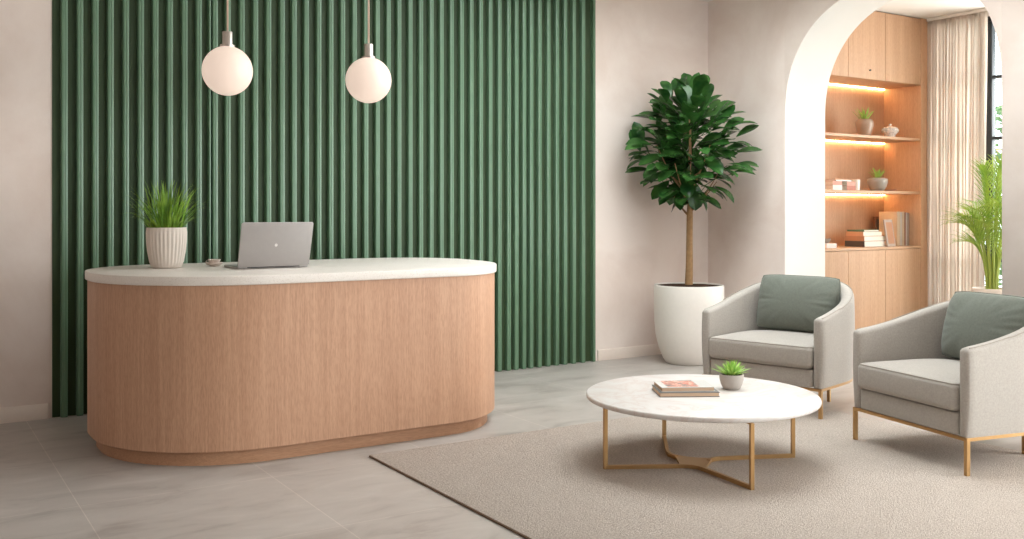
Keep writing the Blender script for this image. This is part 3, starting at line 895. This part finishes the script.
def bk(key, label, w, d, h, x, y, z, rz=0, group=None, spine='-y'): return book('book', label, w, d, h, CB[key], (x, y, z), rz, group, spine=spine)
bk('white', 'white book at the bottom left of the middle shelf pile, beside the arch edge', .15, .20, .055, xa - .0, YS, 1.66, 0, G)
bk('pink', 'pale pink book on the white one in the middle shelf pile', .15, .20, .042, xa - .002, YS, 1.715, 0, G)
bk('terra', 'terracotta thick book lying beside the white one on the middle shelf', .145, .20, .05, xb + .010, YS, 1.66, 0, G)
bk('pink', 'dusty pink book on the terracotta one on the middle shelf', .145, .20, .045, xb + .008, YS, 1.71, .02, G)
bk('white', 'thin white book laid across both piles on the middle shelf', .25, .19, .014, (xa + xb) / 2, YS, 1.757, .01, G)
bk('peach', 'thin peach booklet on top of the middle shelf books', .22, .17, .012, (xa + xb) / 2 - .01, YS, 1.771, -.03, G)
# lower shelf: flat stacks
YL = 6.93
xs = shelf_pt(865.5, YL)
G2 = 'books lying on the lower shelf'
xl_, xr_ = shelf_pt(864.5, 6.83), shelf_pt(886, 6.83)
wp, xm, ym = xr_ - xl_, (xl_ + xr_) / 2, 6.83 + .13
bk('char', 'charcoal thick book at the bottom of the lower shelf pile', wp, .26, .064, xm, ym, 1.046, 0, G2, '-x')
bk('tan', 'tan book second from the bottom of the lower shelf pile', wp + .01, .25, .054, xm + .004, ym, 1.110, .012, G2, '-x')
bk('peach', 'peach brown book under the thin green one in the lower shelf pile', wp - .05, .235, .048, xm - .018, ym + .005, 1.164, -.015, G2, '-x')
bk('green', 'thin green book topping the lower shelf pile', wp - .09, .215, .02, xm - .03, ym + .005, 1.212, .05, G2, '-x')
# things at the left end of the lower shelf, half behind the arch
bk('white', 'white book lying at the left end of the lower shelf', .16, .2, .05, shelf_pt(824, YL), YL, 1.046, 0, G2)
t = thing('trinket_bowl', 'tiny grey bowl on the white book at the lower shelf left end', 'bowl', (shelf_pt(825.5, YL), YL, 1.096))
bm = NB(); lathe(bm, [(0, 0), (.03, 0), (.045, .02), (.055, .05), (.05, .05), (.04, .02), (0, .008)], 28, cap=False); obj('dish', bm, MVASE2, t)
# upright books
def ubook(key, label, thick, depth, h, x, y, rz=0, group='books standing on the lower shelf', lean=0):
    t = thing('book', label, 'book', (x, y, 1.046), rz, group)
    bm = NB(); c = .003
    box(bm, -thick / 2, -thick / 2 + c, 0, depth, 0, h, .0008, 1); box(bm, thick / 2 - c, thick / 2, 0, depth, 0, h, .0008, 1); box(bm, -thick / 2, thick / 2, 0, c, 0, h, .0008, 1)
    obj('cover', bm, CB[key], t)
    bm = NB(); box(bm, -thick / 2 + c * .9, thick / 2 - c * .9, c * .9, depth - .005, .004, h - .005); obj('pages', bm, MPAPER, t, smooth=False)
    return t
yb = 6.90
xr = shelf_pt(900.5, yb)
for key, th, h, lab in (('cream', .055, .385, 'tall thick cream book standing first beside the leaning frame on the lower shelf'), ('white', .03, .38, 'white upright book between two cream ones on the lower shelf'), ('cream', .045, .385, 'wide cream upright book in the middle of the lower shelf row'), ('terra', .018, .375, 'slim terracotta upright book in the lower shelf row'), ('white', .03, .375, 'white upright book next to last in the lower shelf row'), ('stone', .032, .37, 'stone grey upright book at the right end of the lower shelf row')):
    ubook(key, lab, th, .24, h, xr - .06 + th / 2, yb); xr += th + .0015
def leaning(name, label, key, w, h, px, y, lean, rz=0):
    """flat framed board leaning back against the shelf wall"""
    t = thing(name, label, 'frame', (shelf_pt(px, y), y, 1.047), rz)
    bm = NB(); box(bm, -w / 2, w / 2, 0, .016, 0, h, .002, 1); o = obj('board', bm, CB[key], t, rot=(-math.radians(lean), 0, 0))
    bm = NB(); box(bm, -w / 2 + .025, w / 2 - .025, -.002, .001, .03, h - .03); obj('picture', bm, CB[{'stone': 'tan', 'brown': 'char'}[key]], o, smooth=False)
    return t
leaning('picture_frame', 'grey board with clay coloured print leaning at the lower shelf, before the upright books', 'stone', .17, .30, 892, 6.80, 9, .12)
leaning('picture_frame', 'brown board leaning against the shelf back behind the white book pile', 'brown', .20, .33, 883, 7.13, 7)

# ---------------------------------------------------------------- curtain
cu = thing('curtain', 'floor length cream linen curtain hanging beside the alcove window', 'curtain', (9.885, 6.36, 0))
bm = NB(); n = 150; Y0, Y1 = 6.04, 6.73
zs = [0.012, .5, 1.2, 2.0, 2.8, 3.3, 3.52, 3.585]
L1 = []
for zi, z in enumerate(zs):
    row = []
    for i in range(n + 1):
        s = i / n
        amp = (.015 + .005 * math.sin(5 * s + 1)) * (.55 if z > 3.5 else 1) 
        ph = 2 * PI * 8.5 * (s + .012 * math.sin(9 * s)) + .25 * math.sin(z * 1.1 + 4 * s)
        x = amp * math.sin(ph) + .012 * math.sin(2.3 * ph + z)
        y = Y0 + (Y1 - Y0) * s - 6.36 + .018 * math.sin(2 * ph) + .02 * math.sin(z * .8 + 1) * (1 - s)
        row.append((x, y, z))
    L1.append(row)
rings(bm, L1, closed=False, cap=False)
co = obj('cloth', bm, MCURT, cu, angle=80)
md = co.modifiers.new('Solidify', 'SOLIDIFY'); md.thickness = .003
bm = NB(); box(bm, -.02, .02, 3.2 - 6.36, 6.74 - 6.36, 3.585, 3.618, .003); obj('track', bm, MWHITE, cu)

# ---------------------------------------------------------------- palm by the window
px_, py_ = 9.20, 5.56
pa = thing('potted_palm', 'bright green palm in a pale pot by the alcove window', 'plant', (px_, py_, 0))
bm = NB(); lathe(bm, [(0, 0), (.125, 0), (.135, .006), (.155, .15), (.175, .40), (.186, .655), (.184, .672), (.176, .674), (.170, .66), (.166, .60), (0, .60)], 48, cap=False); obj('pot', bm, MPOTR, pa)
bm = NB(); lathe(bm, [(.167, .61), (.166, .64), (0, .65)], 32, cap=False); obj('soil', bm, MSOIL, pa)
bs = NB(); bl = NB()
rp = random.Random(11)
vx = Vector((.8434, -.5373, 0)); vz = Vector((.5373, .8434, 0))     # plan directions: across and away
fr_specs = []
for i in range(18):
    a = 2 * PI * i / 18 + rp.uniform(-.15, .15)
    fr_specs.append((a, rp.uniform(.24, .40), rp.uniform(.62, 1.08), rp.uniform(.05, .25)))
for i in range(7):
    fr_specs.append((2 * PI * i / 7 + .5, rp.uniform(.08, .2), rp.uniform(1.1, 1.3), 0.0))
for a, out, hgt, drop in fr_specs:
    dx, dy = math.cos(a), math.sin(a)
    b0 = Vector((.05 * dx, .05 * dy, .64)); b2 = Vector((out * dx, out * dy, .64 + hgt - drop)); b1 = Vector((out * .2 * dx, out * .2 * dy, .64 + hgt * .85))
    P = bez(b0, b1, b2, 20)
    if px_ + b2.x > XN - .22: continue
    sweep(bs, P, circ(.009, 6), up=(dy, -dx, 0), scales=[1 - .8 * k / 20 for k in range(21)])
    for k in range(8, 21):
        t_ = (k - 8) / 12; d = (P[min(20, k + 1)] - P[k - 1]).normalized()
        sd = d.cross(Vector((0, 0, 1)))
        sd = sd.normalized() if sd.length > .1 else Vector((dy, -dx, 0))
        ll = .25 * math.sin(PI * (.2 + .68 * t_)) + .05
        for sg in (-1, 1):
            blade(bl, P[k], sd * sg * .75 + d * .8 + Vector((0, 0, .25)), ll * rp.uniform(.85, 1.1), .008, rp.uniform(.5, 1.3), 6, .35)
    blade(bl, P[20], P[20] - P[19], .14, .006, .5)
obj('stems', bs, MSTEM, pa); obj('fronds', bl, MPALM, pa)

# hedge outside the alcove window
bm = NB(); rh = random.Random(3)
for i in range(2600):
    p = Vector((rh.uniform(12.6, 13.4), rh.uniform(5.2, 9.8), rh.uniform(.05, 2.9) ** 1))
    d = Vector((-rh.random(), rh.uniform(-1, 1), rh.uniform(-.3, 1)))
    leaf(bm, p, d, (-.6, 0, 1), rh.uniform(.12, .2), .05, .3, 3)
hd = tag(obj('hedge', bm, MHEDGE, angle=60), 'soft green hedge outside the alcove window', 'hedge', None, 'stuff')
struct('ground', box(NB(), 11.2, 15, 2, 11, -.12, 0), plain('lawn', rgb(120, 140, 90), .95))

# ---------------------------------------------------------------- light
W = bpy.data.worlds.new('World'); SC.world = W; W.use_nodes = True
bg = W.node_tree.nodes['Background']; bg.inputs[0].default_value = (.86, .93, 1.0, 1); bg.inputs[1].default_value = 4.5
def area(name, loc, target, sx, sy, power, col):
    l = bpy.data.lights.new(name, 'AREA'); l.shape = 'RECTANGLE'; l.size = sx; l.size_y = sy; l.energy = power; l.color = col
    o = bpy.data.objects.new(name, l); COL.objects.link(o); o.location = loc
    o.rotation_euler = (Vector(target) - Vector(loc)).to_track_quat('-Z', 'Z').to_euler()
    return o
area('daylight_right', (XA2 + .25, -.5, 1.9), (XA - 5, .2, 1.8), 4.6, 2.8, 900, (1.0, .99, .985))
area('added_top_fill', (4.9, 4.8, ZC + .5), (4.9, 4.8, 0), 2.8, 2.8, 180, (1.0, .99, .985))  # added overhead fill, shining down through the ceiling opening
area('daylight_front', (5.6, YF - .35, 1.8), (5.0, 0, 1.7), 3.0, 2.9, 70, (1.0, .99, .985))
area('daylight_alcove', (XN + .75, 4.75, 1.9), (8.2, 5.2, 1.5), 2.4, 2.8, 270, (1.0, .99, .985))

# ---------------------------------------------------------------- camera
cam = bpy.data.cameras.new('camera'); co_ = bpy.data.objects.new('camera', cam); COL.objects.link(co_)
cam.sensor_width = 36; cam.lens = 36 * 969 / 1024; cam.shift_y = -59.5 / 1024
co_.location = (0, 0, 1.45); co_.rotation_euler = (PI / 2, 0, -math.atan2(.5373, .8434))
cam.clip_end = 100
SC.camera = co_
vs = SC.view_settings
vs.view_transform = 'Standard'; vs.look = 'None'; vs.gamma = 1; vs.use_curve_mapping = False; vs.exposure = -0.08
